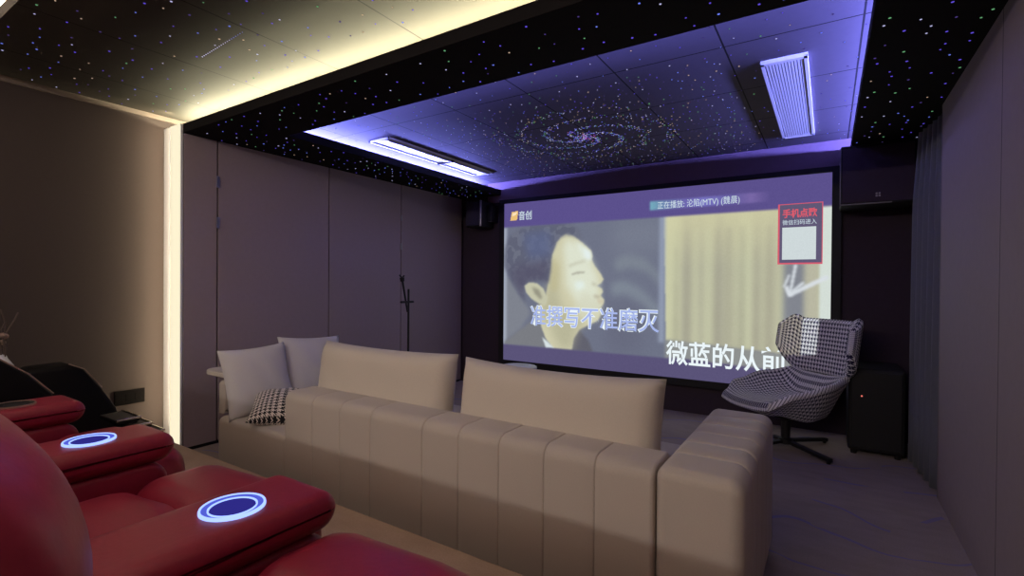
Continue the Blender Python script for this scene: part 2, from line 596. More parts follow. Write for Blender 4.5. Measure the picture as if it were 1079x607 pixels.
# ------------------------------------------------------------------ screen
SX0, SX1, SZ0, SZ1, SY = -3.385, 0.022, 0.345, 2.272, 5.10
SW = SX1 - SX0
NW, NH = 480, 272
U, V = np.meshgrid((np.arange(NW) + 0.5) / NW, (np.arange(NH) + 0.5) / NH)
KU = 1.058                                # the clip is spread slightly unevenly over the screen's width
U = U / (KU - (KU - 1) * U)


def ucam(u):
    return KU * u / (1 + (KU - 1) * u)


def blur(a, k):
    for _ in range(2):
        for ax in (0, 1):
            c = np.cumsum(np.concatenate([np.repeat(np.take(a, [0], ax), k + 1, ax), a, np.repeat(np.take(a, [-1], ax), k, ax)], ax), ax)
            n = a.shape[ax]
            a = (np.take(c, range(2 * k + 1, 2 * k + 1 + n), ax) - np.take(c, range(0, n), ax)) / (2 * k + 1)
    return a


def pmask(poly, soft=1):
    m = np.zeros((NH, NW), bool)
    j = len(poly) - 1
    for i in range(len(poly)):
        (xi, yi), (xj, yj) = poly[i], poly[j]
        c = ((yi > V) != (yj > V)) & (U < (xj - xi) * (V - yi) / (yj - yi + 1e-12) + xi)
        m ^= c
        j = i
    m = m.astype(float)
    return blur(m, soft) if soft else m


IMG = np.zeros((NH, NW, 3))


def paint(mask, rgb, a=1.0):
    global IMG
    w = (mask * a)[..., None]
    IMG = IMG * (1 - w) + np.array(rgb, float) * w


rnd = np.random.RandomState(3)


def smooth_noise(k):
    return blur(rnd.rand(NH, NW), k)


rect = lambda a, b, c, d: [(a, c), (b, c), (b, d), (a, d)]
PM = {
    'hair': [(0.003, 0.398), (0.006, 0.283), (0.02, 0.213), (0.054, 0.172), (0.101, 0.145), (0.156, 0.15), (0.208, 0.147), (0.255, 0.157), (0.282, 0.189), (0.299, 0.256), (0.272, 0.228), (0.241, 0.214), (0.217, 0.228), (0.203, 0.261), (0.184, 0.335), (0.184, 0.411), (0.175, 0.504), (0.14, 0.49), (0.101, 0.5), (0.083, 0.521), (0.081, 0.573), (0.092, 0.642), (0.068, 0.591), (0.034, 0.504), (0.017, 0.442)],
    'skin': [(0.219, 0.228), (0.241, 0.209), (0.27, 0.227), (0.299, 0.272), (0.329, 0.318), (0.333, 0.346), (0.331, 0.371), (0.341, 0.404), (0.363, 0.453), (0.372, 0.482), (0.365, 0.504), (0.348, 0.52), (0.367, 0.536), (0.37, 0.555), (0.362, 0.576), (0.374, 0.597), (0.373, 0.621), (0.362, 0.648), (0.365, 0.68), (0.354, 0.721), (0.319, 0.751), (0.29, 0.779), (0.27, 0.833), (0.264, 0.9), (0.193, 0.899), (0.166, 0.843), (0.15, 0.776), (0.14, 0.709), (0.123, 0.658), (0.161, 0.623), (0.175, 0.504), (0.184, 0.403), (0.187, 0.336), (0.203, 0.261)],
    'shade': [(0.184, 0.403), (0.205, 0.454), (0.208, 0.537), (0.229, 0.654), (0.309, 0.732), (0.28, 0.783), (0.265, 0.9), (0.219, 0.896), (0.177, 0.757), (0.14, 0.692), (0.161, 0.623), (0.175, 0.504)],
    'cheek': [(0.244, 0.239), (0.299, 0.292), (0.324, 0.358), (0.353, 0.472), (0.358, 0.584), (0.348, 0.665), (0.28, 0.619), (0.241, 0.52), (0.237, 0.404), (0.229, 0.287)],
    'ear': [(0.083, 0.524), (0.101, 0.502), (0.132, 0.507), (0.156, 0.538), (0.173, 0.597), (0.166, 0.639), (0.143, 0.637), (0.11, 0.604), (0.09, 0.566)],
    'earin': [(0.112, 0.53), (0.14, 0.546), (0.153, 0.597), (0.145, 0.606), (0.123, 0.572)],
    'brow': [(0.249, 0.401), (0.28, 0.381), (0.309, 0.371), (0.309, 0.38), (0.28, 0.392), (0.252, 0.411)],
    'eye': [(0.258, 0.451), (0.28, 0.438), (0.309, 0.439), (0.304, 0.447), (0.28, 0.452), (0.262, 0.459)],
    'nostril': [(0.331, 0.496), (0.346, 0.509), (0.35, 0.522), (0.335, 0.517)],
    'lip': [(0.339, 0.572), (0.362, 0.58), (0.358, 0.591), (0.341, 0.588)],
    'jacketL': [(0.003, 0.903), (0.003, 0.884), (0.068, 0.799), (0.112, 0.744), (0.143, 0.743), (0.166, 0.843), (0.177, 0.902)],
    'jacketR': [(0.29, 0.779), (0.324, 0.844), (0.339, 0.908), (0.264, 0.903), (0.27, 0.833)],
    'collar': [(0.153, 0.837), (0.177, 0.867), (0.2, 0.9), (0.168, 0.903)],
    'neckdark': [(0.005, 0.451), (0.023, 0.486), (0.088, 0.633), (0.107, 0.693), (0.068, 0.799), (0.003, 0.884)],
    'arc1': [(0.405, 0.378), (0.442, 0.34), (0.504, 0.366), (0.556, 0.459), (0.556, 0.519), (0.513, 0.443), (0.46, 0.418), (0.414, 0.441)],
    'arc2': [(0.396, 0.504), (0.442, 0.488), (0.495, 0.535), (0.556, 0.641), (0.556, 0.716), (0.504, 0.627), (0.442, 0.567), (0.4, 0.583)],
}
paint(np.ones((NH, NW)), (110, 115, 134))
paint(pmask(PM['arc1'], 5), (126, 134, 146), 0.9)
paint(pmask(PM['arc2'], 5), (128, 137, 150), 0.9)
paint(pmask(rect(0.40, 0.57, 0.15, 0.33), 14), (122, 128, 144), 0.7)
paint(pmask(rect(0.38, 0.5, 0.62, 0.9), 14), (100, 102, 122), 0.6)
paint(pmask(PM['neckdark'], 3), (128, 132, 142), 0.9)
paint(pmask(rect(0.0, 0.012, 0.15, 0.9), 2), (172, 180, 196), 0.8)
paint(pmask(PM['jacketL'], 2), (122, 124, 130))
paint(pmask(PM['jacketR'], 2), (98, 98, 110))
paint(pmask(PM['skin'], 1), (206, 203, 172))
paint(pmask(PM['shade'], 8), (176, 174, 146), 0.75)
paint(pmask(PM['cheek'], 6), (222, 228, 210), 0.9)
paint(pmask([(0.27, 0.25), (0.32, 0.31), (0.33, 0.38), (0.30, 0.36)], 3), (226, 236, 226), 0.8)
paint(pmask([(0.27, 0.5), (0.30, 0.49), (0.31, 0.53), (0.28, 0.55)], 3), (226, 238, 232), 0.9)
paint(pmask([(0.30, 0.30), (0.328, 0.325), (0.33, 0.37), (0.31, 0.36)], 2), (228, 240, 240), 0.8)
paint(pmask([(0.19, 0.34), (0.215, 0.40), (0.21, 0.55), (0.185, 0.56), (0.18, 0.42)], 4), (190, 184, 146), 0.8)
paint(pmask([(0.30, 0.56), (0.36, 0.60), (0.366, 0.66), (0.355, 0.71), (0.31, 0.73), (0.27, 0.66)], 5), (212, 214, 192), 0.85)
h = pmask(PM['hair'], 3)
paint(h, (96, 99, 118))
paint(h * (smooth_noise(3) > 0.505), (118, 122, 138), 0.55)
paint(h * pmask([(0.03, 0.40), (0.18, 0.36), (0.17, 0.5), (0.10, 0.5), (0.08, 0.6), (0.03, 0.5)], 8), (86, 84, 106), 0.8)
paint(h * pmask([(0.07, 0.2), (0.18, 0.18), (0.19, 0.34), (0.10, 0.36)], 8), (92, 102, 140), 0.7)
paint(pmask(PM['ear'], 1), (196, 196, 170))
paint(pmask(PM['earin'], 2), (140, 138, 122), 0.8)
paint(pmask(PM['brow'], 2), (168, 164, 142), 0.55)
paint(pmask(PM['eye'], 1), (150, 146, 134), 0.6)
paint(pmask(PM['nostril'], 2), (170, 164, 142), 0.6)
paint(pmask(PM['lip'], 2), (166, 154, 134), 0.7)
paint(pmask([(0.35, 0.595), (0.372, 0.6), (0.37, 0.625), (0.352, 0.618)], 1), (206, 196, 172), 0.7)
paint(pmask(PM['collar'], 1), (214, 224, 226))
# second half of the clip: pale drapery
cur = pmask([(0.562, 0.1), (1.0, 0.1), (1.0, 0.845), (0.572, 0.805)], 1)
paint(cur, (184, 184, 158))
fold = (np.sin(U * 62) * 0.5 + np.sin(U * 131 + 1.3) * 0.3 + np.sin(U * 27 + 2) * 0.4)
paint(cur * np.clip(fold, 0, 1), (164, 162, 146), 0.7)
paint(cur * np.clip(-fold, 0, 1), (196, 200, 168), 0.7)
paint(cur * np.clip(1 - (V - 0.14) / 0.28, 0, 1), (208, 204, 164), 0.75)
paint(cur * np.clip(1 - (U - 0.565) / 0.06, 0, 1), (212, 212, 172), 0.6)
for a, b, c_, k in ((0.596, 0.604, (150, 146, 128), .7), (0.629, 0.638, (156, 152, 134), .7), (0.652, 0.664, (204, 206, 172), .7), (0.682, 0.698, (202, 204, 172), .6),
                    (0.712, 0.722, (152, 148, 132), .7), (0.738, 0.756, (156, 152, 136), .6), (0.778, 0.790, (150, 146, 130), .7), (0.798, 0.808, (200, 200, 170), .6),
                    (0.816, 0.824, (150, 144, 130), .7), (0.846, 0.858, (154, 148, 132), .7), (0.870, 0.88, (196, 194, 166), .5)):
    paint(pmask([(a + 0.003, 0.22), (b - 0.003, 0.22), (b + 0.004, 0.83), (a - 0.004, 0.83)], 3), c_, k * 0.6)
paint(pmask(rect(0.549, 0.568, 0.14, 0.82), 2), (150, 160, 182), 0.8)
paint(pmask([(0.57, 0.80), (1, 0.845), (1, 0.93), (0.57, 0.93)], 2), (150, 152, 146), 0.8)
paint(pmask(rect(0.888, 0.94, 0.40, 0.86), 3), (122, 126, 140), 0.85)
paint(pmask(rect(0.94, 0.972, 0.40, 0.9), 3), (186, 184, 164), 0.8)
paint(pmask(rect(0.974, 1.0, 0.15, 0.9), 1), (212, 222, 216), 0.95)
for q in ([(0.914, 0.41), (0.922, 0.41), (0.908, 0.55), (0.900, 0.56)], [(0.9, 0.545), (0.905, 0.565), (0.996, 0.478), (0.99, 0.462)],
          [(0.90, 0.46), (0.905, 0.46), (0.893, 0.52), (0.886, 0.52)], [(0.91, 0.53), (0.91, 0.545), (0.94, 0.50), (0.936, 0.49)], [(0.89, 0.52), (0.90, 0.51), (0.91, 0.56), (0.90, 0.565)]):
    paint(pmask(q, 1), (216, 222, 228), 0.95)
# player bars
paint(pmask(rect(-0.1, 1.1, -0.1, 0.151), 1), (91, 80, 140))
paint(pmask([(-.1, 0.899), (0.58, 0.900), (0.58, 0.895), (0.9, 0.915), (1.1, 0.925), (1.1, 1.1), (-.1, 1.1)], 1), (90, 83, 120))
pill = pmask(rect(0.519, 0.868, 0.063, 0.110), 1)
t = np.clip((U - 0.519) / 0.349, 0, 1)
paint(pill * np.clip(1 - t * 3.2, 0, 1), (116, 172, 190))
paint(pill * np.clip(1 - abs(t - 0.45) / 0.4, 0, 1), (126, 124, 204), 0.85)
paint(pill * np.clip(1 - abs(t - 0.82) / 0.14, 0, 1), (132, 112, 176), 0.7)
# phone card
card = pmask(rect(0.8735, 0.980, 0.128, 0.410), 0)
paint(card, (214, 92, 112))
paint(pmask(rect(0.8765, 0.977, 0.134, 0.404), 0), (96, 88, 118))
paint(pmask(rect(0.884, 0.9655, 0.238, 0.390), 0), (206, 216, 218))
# small logo block
paint(pmask([(0.030, 0.055), (0.056, 0.052), (0.052, 0.108), (0.024, 0.112)], 0), (232, 190, 120))
paint(pmask([(0.034, 0.062), (0.052, 0.060), (0.046, 0.078), (0.032, 0.082)], 0), (250, 226, 190))
IMG = np.clip(IMG + (rnd.rand(NH, NW, 1) - 0.5) * 5, 0, 255)

scr = thing('projection_screen', 'large wall screen in black frame showing a karaoke video', 'screen', ((SX0 + SX1) / 2, 5.10, 0.28))
bm = bmesh.new()
FW = 0.07
box(bm, SX0 - FW, SX1 + FW, SY - 0.012, 5.138, SZ1, SZ1 + 0.05)
box(bm, SX0 - FW, SX1 + FW, SY - 0.012, 5.138, SZ0 - FW, SZ0)
box(bm, SX0 - FW, SX0, SY - 0.012, 5.138, SZ0, SZ1)
box(bm, SX1, SX1 + FW, SY - 0.012, 5.138, SZ0, SZ1)
obj('frame', bm, M['black'], scr)
me = bpy.data.meshes.new('picture')
xs = np.linspace(SX0, SX1, NW + 1); zs = np.linspace(SZ1, SZ0, NH + 1)
o0 = ORG[scr.name]
gx, gz = np.meshgrid(xs - o0.x, zs - o0.z)
co = np.stack([gx, np.full_like(gx, SY - o0.y), gz], -1).reshape(-1, 3)
idx = np.arange((NW + 1) * (NH + 1)).reshape(NH + 1, NW + 1)
fc = np.stack([idx[1:, :-1], idx[1:, 1:], idx[:-1, 1:], idx[:-1, :-1]], -1).reshape(-1, 4)
me.from_pydata(co.tolist(), [], fc.tolist())
ca = me.color_attributes.new('picture', 'FLOAT_COLOR', 'CORNER')
s = IMG.reshape(-1, 3) / 255
L = np.where(s <= 0.04045, s / 12.92, ((s + 0.055) / 1.055) ** 2.4)
rgba = np.concatenate([np.repeat(L, 4, 0), np.ones((len(L) * 4, 1))], 1)
ca.data.foreach_set('color', rgba.astype(np.float32).ravel())
nt = NT('projected_video')
at_ = nt.n('ShaderNodeVertexColor'); at_.layer_name = 'picture'
me.materials.append(nt.emit(at_.outputs[0], 1.0))
po = bpy.data.objects.new('picture', me); COL.objects.link(po); po.parent = scr; ORG[po.name] = o0


def screen_text(name, body, u, v, height, width, mat, dy=0.004, outline=None):
    """lettering in the picture: lower left corner at (u, v), fitted to width"""
    cu = bpy.data.curves.new(name, 'FONT')
    cu.body = body
    cu.size = height
    cu.extrude = 0.0005
    if outline:
        cu.offset = outline
    o = bpy.data.objects.new(name, cu)
    COL.objects.link(o)
    cu.materials.append(mat)
    bpy.context.view_layer.update()
    dg = bpy.context.evaluated_depsgraph_get()
    tm = bpy.data.meshes.new_from_object(o.evaluated_get(dg))
    tm.name = name
    bpy.data.objects.remove(o)
    bpy.data.curves.remove(cu)
    o = bpy.data.objects.new(name, tm)
    COL.objects.link(o)
    cxs = [v.co.x for v in tm.vertices]
    w = max(cxs) - min(cxs) - 2 * (outline or 0)
    o.parent = po
    width = (ucam(u + width / SW) - ucam(u)) * SW
    x = SX0 + ucam(u) * (SX1 - SX0); z = SZ1 - v * (SZ1 - SZ0)
    o.location = (x - o0.x, SY - dy - o0.y, z - o0.z)
    o.rotation_euler = (PI / 2, 0, 0)
    if w > 0:
        o.scale = (width / w, 1, 1)
    ORG[o.name] = o0
    return o


T_WHITE = glow('lyric_white', lin(236, 246, 250), 1.0)
T_LAV = glow('lyric_lavender', lin(168, 184, 236), 1.0)
T_PALE = glow('title_pale', lin(206, 222, 232), 1.0)
T_RED = glow('card_red', lin(222, 92, 108), 1.0)
screen_text('lyric_outline', '准撰写不准磨灭', 0.107, 0.757, 0.255, 0.441 * SW, T_WHITE, 0.003, 0.009)
screen_text('lyric_text', '准撰写不准磨灭', 0.107, 0.757, 0.255, 0.441 * SW, T_LAV, 0.006, 0.002)
screen_text('lyric_text', '微蓝的从前', 0.5735, 0.918, 0.255, 0.322 * SW, T_WHITE, 0.005, 0.004)
screen_text('title_text', '正在播放: 沦陷(MTV) (魏晨)', 0.542, 0.104, 0.082, 0.232 * SW, T_PALE)
screen_text('card_text', '手机点歌', 0.884, 0.190, 0.082, 0.0815 * SW, T_RED, 0.004, 0.002)
screen_text('card_text', '微信扫码进入', 0.884, 0.2255, 0.05, 0.0815 * SW, T_PALE)
screen_text('logo_text', '音创', 0.058, 0.106, 0.115, 0.050 * SW, T_PALE, 0.004, 0.001)

# ------------------------------------------------------------------ loudspeakers
sp = thing('wall_loudspeaker', 'black box loudspeaker hung high left of the screen', 'loudspeaker', (-3.61, 5.0, 1.98))
obj('cabinet_body', newbox(-3.80, -3.565, 4.86, 5.13, 1.985, 2.30, r=0.008), M['black'], sp)
obj('grille_cloth', newbox(-3.79, -3.585, 4.845, 4.86, 2.0, 2.29, r=0.004), plain('speaker_cloth_violet', (0.03, 0.025, 0.05, 1), 0.9), sp)
obj('edge_strip', newbox(-3.58, -3.558, 4.84, 4.86, 1.985, 2.30, r=0.003), M['metal'], sp)
obj('bracket', newbox(-3.56, -3.50, 4.98, 5.13, 2.05, 2.25, r=0.003), M['blackmetal'], sp)
sp = thing('wall_loudspeaker', 'wide black loudspeaker hung high right of the screen', 'loudspeaker', (0.30, 4.8, 1.93))
obj('cabinet_body', newbox(0.075, 0.545, 4.69, 5.13, 1.925, 2.385, r=0.008), M['black'], sp)
obj('grille_cloth', newbox(0.085, 0.535, 4.678, 4.69, 1.935, 2.36, r=0.004), M['front'], sp)
bm = bmesh.new()
box(bm, 0.070, 0.078, 4.672, 4.69, 1.92, 2.36)
box(bm, 0.070, 0.40, 4.672, 4.69, 1.92, 1.928)
obj('edge_strip', bm, plain('grey_edge_highlight', (0.16, 0.14, 0.13, 1), 0.5), sp)  # grey strips paint the highlight on the box's left and bottom edges
bm = bmesh.new()
for dx in (0, 0.018):
    for dz in (0, 0.018):
        box(bm, 0.300 + dx, 0.312 + dx, 4.674, 4.679, 1.972 + dz, 1.984 + dz)
obj('badge', bm, plain('badge_grey', (0.35, 0.33, 0.33, 1), 0.5), sp)
sb = thing('floor_subwoofer', 'tall black subwoofer standing on the floor right of the screen', 'loudspeaker', (0.31, 4.8, 0))
obj('cabinet_body', newbox(0.14, 0.49, 4.58, 5.08, 0.035, 0.66, r=0.02, seg=4), M['black'], sb)
obj('grille_cloth', newbox(0.16, 0.47, 4.568, 4.58, 0.06, 0.64, r=0.006), M['black'], sb)
for x in (0.18, 0.45):
    for y in (4.63, 5.03):
        bm = bmesh.new(); lathe(bm, [(0.02, 0), (0.022, 0.035)], (x, y, 0.0), 12, False)
        obj('foot', bm, M['blackmetal'], sb)
bm = bmesh.new(); lathe(bm, [(0.006, 0), (0.006, 0.004)], (0, 0, 0), 10, False)
bmesh.ops.rotate(bm, verts=bm.verts, cent=(0, 0, 0), matrix=Matrix.Rotation(PI / 2, 3, 'X'))
bmesh.ops.translate(bm, verts=bm.verts, vec=(0.225, 4.568, 0.455))
obj('standby_light', bm, M['red_led'], sb)

# ------------------------------------------------------------------ curtain at the right
cu = thing('curtain', 'slate blue floor length curtain gathered at the end of the right wall', 'curtain', (0.60, 4.25, 0))
bm = bmesh.new()
n, rows = 90, 10
grid = []
for j in range(rows + 1):
    z = 0.015 + 2.33 * j / rows
    fl = 1 - 0.35 * max(0, (z - 1.9) / 0.45)
    row = []
    for i in range(n + 1):
        t = i / n
        y = 3.96 + (0.66 * fl) * t
        x = 0.615 - 0.06 * t + 0.045 * math.sin(t * 2 * PI * 5 + 0.25 * math.sin(z * 1.3)) + 0.008 * math.sin(t * 31 + z)
        row.append(bm.verts.new((x, y, z)))
    grid.append(row)
for a, b in zip(grid, grid[1:]):
    for i in range(n):
        bm.faces.new((a[i], a[i + 1], b[i + 1], b[i]))
r = bmesh.ops.solidify(bm, geom=bm.faces[:], thickness=0.004)
obj('cloth', bm, M['curtain'], cu, 180)
bm = bmesh.new(); tube(bm, [(0.60, 3.95, 2.36), (0.58, 4.68, 2.36)], 0.012)
obj('rail', bm, M['blackmetal'], cu, 60)

# ------------------------------------------------------------------ sofa
sf = thing('sofa', 'long beige channel stitched sofa facing the screen, seen from behind', 'sofa', (-1.8, 2.2, 0))
SB = 1.70
bk = rrect(SB, SB + 0.24, 0.06, 0.648, (0.01, 0.01, 0.055, 0.055), 6)
seams = [-2.40, -2.165, -1.93, -1.58, -1.365, -1.15, -0.935, -0.72]
bm = bmesh.new()
sweep(bm, bk, stations(-2.652, -0.502, 0.012, seams, 0.006, 0.008), 'x')
obj('back', bm, M['sofa'], sf, 40)
ar = rrect(-0.50, -0.215, 0.05, 0.655, (0.02, 0.02, 0.055, 0.045), 7)
bm = bmesh.new()
sweep(bm, ar, stations(SB, 2.72, 0.045, [1.90, 2.06, 2.22, 2.38, 2.54], 0.011, 0.010, seg=6), 'y')
obj('arm', bm, M['sofa'], sf, 40)
bm = bmesh.new()
sweep(bm, rrect(SB + 0.005, 2.70, 0.05, 0.385, (0.01, 0.01, 0.04, 0.04), 5), stations(-3.415, -2.655, 0.03), 'x')
obj('chaise_base', bm, M['sofa'], sf, 40)
bm = bmesh.new()
sweep(bm, rrect(SB + 0.245, 2.72, 0.05, 0.30, (0.01, 0.01, 0.03, 0.03), 5), stations(-2.65, -0.505, 0.02), 'x')
obj('seat_base', bm, M['sofa'], sf, 40)
for x0, x1 in ((-2.645, -1.58), (-1.57, -0.51)):
    bm = bmesh.new()
    sweep(bm, rrect(SB + 0.25, 2.74, 0.30, 0.43, (0.03, 0.05, 0.05, 0.03), 5), stations(x0, x1, 0.03), 'x')
    obj('seat_cushion', bm, M['sofa'], sf, 40)
bm = bmesh.new()
sweep(bm, rrect(SB + 0.05, 2.68, 0.385, 0.61, (0.01, 0.01, 0.03, 0.03), 5), stations(-3.50, -3.42, 0.03), 'x')
ARML = obj('side_arm', bm, M['sofa'], sf, 40)
bm = bmesh.new()
sweep(bm, rrect(-3.83, -3.44, 1.80, 2.55, (0.10, 0.02, 0.02, 0.10), 6), [(0.612, 0.006), (0.618, 0), (0.640, 0), (0.646, 0.006)], 'z')
obj('arm_shelf', bm, M['cushion'], sf, 40, label='flat pale shelf overhanging the left arm')
for x in (-3.33, -1.6, -0.29):
    for y in (1.78, 2.62):
        bm = bmesh.new(); lathe(bm, [(0.02, 0), (0.025, 0.06)], (x, y, 0.0), 12, False)
        obj('foot', bm, M['blackmetal'], sf, 60)

def tf(loc, rz=0, rx=0, ry=0):
    return Matrix.Translation(loc) @ Matrix.Rotation(rz, 4, 'Z') @ Matrix.Rotation(rx, 4, 'X') @ Matrix.Rotation(ry, 4, 'Y')


def cushion(name, w, h, t, Mx, mat, label, cat, group=None, p=2.6, pinch=0.05, sag=0.0, uvs=None):
    loc = Mx.translation
    bm = bmesh.new()
    pillow(bm, w, h, t, Matrix.Translation(-loc) @ Mx, p, pinch, 20, sag, uvs)
    o = obj(name, bm, mat, None, 180, local=True)
    o.location = loc
    return setp(o, label, cat, group)


cushion('back_cushion', 1.09, 0.49, 0.20, tf((-2.185, 2.01, 0.665), 0, math.radians(-8)), M['cushion'],
        'wide beige back cushion left of the gap on the sofa, beside the white pillows', 'cushion', 'back cushions on the sofa', 6, 0.02, 0.012)
cushion('back_cushion', 1.05, 0.49, 0.20, tf((-1.075, 2.01, 0.655), math.radians(-1), math.radians(-8)), M['cushion'],
        'wide beige back cushion right of the gap on the sofa, next to the right arm', 'cushion', 'back cushions on the sofa', 6, 0.02, 0.018)
cushion('throw_pillow', 0.45, 0.48, 0.16, tf((-3.31, 1.925, 0.605), math.radians(82), math.radians(-18), math.radians(-3)), M['pillow'],
        'pale pillow at the open sofa end, leaning behind the checked pillow', 'pillow', 'pale pillows on the sofa', 2.6, 0.07)
cushion('throw_pillow', 0.50, 0.50, 0.16, tf((-3.31, 2.36, 0.63), math.radians(84), math.radians(-20), math.radians(3)), M['pillow'],
        'pale pillow tucked behind the wide back cushion, second from the sofa end', 'pillow', 'pale pillows on the sofa', 2.6, 0.07)
cushion('checked_pillow', 0.40, 0.40, 0.17, tf((-3.01, 1.93, 0.465), math.radians(60), math.radians(-76), math.radians(8)), M['hound_pillow'],
        'small black and white checked pillow lying on the sofa end', 'pillow', None, 2.4, 0.06, 0.0, True)

# ------------------------------------------------------------------ swivel lounge chair
CH = thing('lounge_chair', 'black and white houndstooth winged swivel chair in front of the screen', 'chair', (-0.272, 4.49, 0), math.radians(227))
CH.scale = (0.93, 0.93, 0.93)


def lerp_t(tab, u):
    for (a, x), (b, y) in zip(tab, tab[1:]):
        if u <= b:
            k = (u - a) / (b - a)
            k = k * k * (3 - 2 * k)
            return x + (y - x) * k
    return tab[-1][1]


def shell(bm, inner, outer, nu, nv, scale_u, scale_v):
    """closed pad between two parametric sheets, uv in metres"""
    uvl = bm.loops.layers.uv.verify()
    G = {}
    for s, fn in ((0, inner), (1, outer)):
        for i in range(nu + 1):
            for j in range(nv + 1):
                G[(s, i, j)] = bm.verts.new(fn(i / nu, 2 * j / nv - 1))
    for s in (0, 1):
        for i in range(nu):
            for j in range(nv):
                ij = [(i, j), (i + 1, j), (i + 1, j + 1), (i, j + 1)]
                f = bm.faces.new([G[(s, a, b)] for a, b in ij])
                for lp, (a, b) in zip(f.loops, ij):
                    lp[uvl].uv = (a / nu * scale_u, b / nv * scale_v)
    def rim(ids):
        for (a, b) in zip(ids, ids[1:]):
            f = bm.faces.new([G[(0,) + a], G[(0,) + b], G[(1,) + b], G[(1,) + a]])
            for lp, q in zip(f.loops, (a, b, b, a)):
                lp[uvl].uv = (q[0] / nu * scale_u + (0.03 if lp.vert in (G[(1,) + a], G[(1,) + b]) else 0), q[1] / nv * scale_v)
    rim([(i, 0) for i in range(nu + 1)]); rim([(i, nv) for i in range(nu + 1)])
    rim([(0, j) for j in range(nv + 1)]); rim([(nu, j) for j in range(nv + 1)])


def sq(x):
    return math.sqrt(max(0.0, 1 - x * x))


def s_prof(u, v):
    k = abs(v)
    hw = lerp_t([(0, 0.275), (0.25, 0.355), (0.6, 0.385), (1, 0.30)], u)
    zr = lerp_t([(0, 0.455), (0.25, 0.545), (0.7, 0.61), (1, 0.645)], u)      # rim height at the sides
    zi = lerp_t([(0, 0.440), (0.15, 0.448), (0.45, 0.42), (0.8, 0.44), (1, 0.635)], u)   # seat surface on the centre line
    zo = lerp_t([(0, 0.372), (0.25, 0.315), (0.7, 0.24), (0.9, 0.26), (1, 0.42)], u)     # underside on the centre line
    return k, hw, zr, zi, zo


def s_in(u, v):
    k, hw, zr, zi, zo = s_prof(u, v)
    xx = 0.44 - 0.78 * u + 0.02 * (1 - v * v) * (1 - u) - 0.02 * k * (1 - u)
    return (xx, v * hw * 0.955, zi + (zr - zi) * max(0, (k - 0.30) / 0.70) ** 1.7)


def s_out(u, v):
    k, hw, zr, zi, zo = s_prof(u, v)
    xx = 0.465 - 0.83 * u + 0.02 * (1 - v * v) * (1 - u) - 0.02 * k * (1 - u)
    t = max(0.0, (k - 0.42) / 0.58)
    th = lerp_t([(0, 0.07), (0.3, 0.045), (1, 0.03)], u)
    side = zo + (zr - th - zo) * t ** 1.25
    return (xx, v * hw, side)


bm = bmesh.new()
shell(bm, s_in, s_out, 28, 32, 0.80, 0.95)
bmesh.ops.remove_doubles(bm, verts=bm.verts, dist=0.0005)
SEAT = obj('seat', bm, M['hound'], CH, 180, local=True)
sd = SEAT.modifiers.new('soft', 'SUBSURF'); sd.levels = sd.render_levels = 1

HALF, ARC, STR, ANG = 0.21, 0.125, 0.06, math.radians(72)
TOT = HALF + ARC * ANG + STR


def back_pt(u, v, off):
    """u 0 bottom .. 1 top, v -1 right wing .. 1 left wing; a flat panel with wings folded forward"""
    k = abs(v)
    s = k * TOT
    if s < HALF:
        px, py, a = 0.0, s, 0.0
    elif s < HALF + ARC * ANG:
        a = (s - HALF) / ARC
        px, py = ARC * (1 - math.cos(a)), HALF + ARC * math.sin(a)
    else:
        a = ANG
        e = s - HALF - ARC * ANG
        px, py = ARC * (1 - math.cos(a)) + e * math.sin(a), HALF + ARC * math.sin(a) + e * math.cos(a)
    w = max(0.0, (k - 0.58) / 0.42)
    h0 = 0.605 + 0.24 * w ** 1.3
    h1 = 1.09 + 0.03 * math.sin(min(1, w * 1.6) * PI) - 0.07 * w ** 3
    z = h0 + (h1 - h0) * u
    x = -0.33 - 0.07 * (z - 0.62) / 0.42 + px - 0.02 * (1 - min(1, k / 0.5) ** 2)
    sg = 1 if v >= 0 else -1
    return Vector((x - off * math.cos(a), sg * (py + off * math.sin(a)), z))


def b_round(u, v):
    e = min(1, min(u, 1 - u) / 0.10); f = min(1, (1 - abs(v)) / 0.07)
    return 0.032 * (1 - math.sqrt(max(0, 1 - (1 - e) ** 2))), 0.032 * (1 - math.sqrt(max(0, 1 - (1 - f) ** 2)))


def b_in(u, v):
    p, q = b_round(u, v)
    return back_pt(u, v, min(0.034, p + q))


def b_out(u, v):
    p, q = b_round(u, v)
    return back_pt(u, v, max(0.036, 0.07 - p - q))


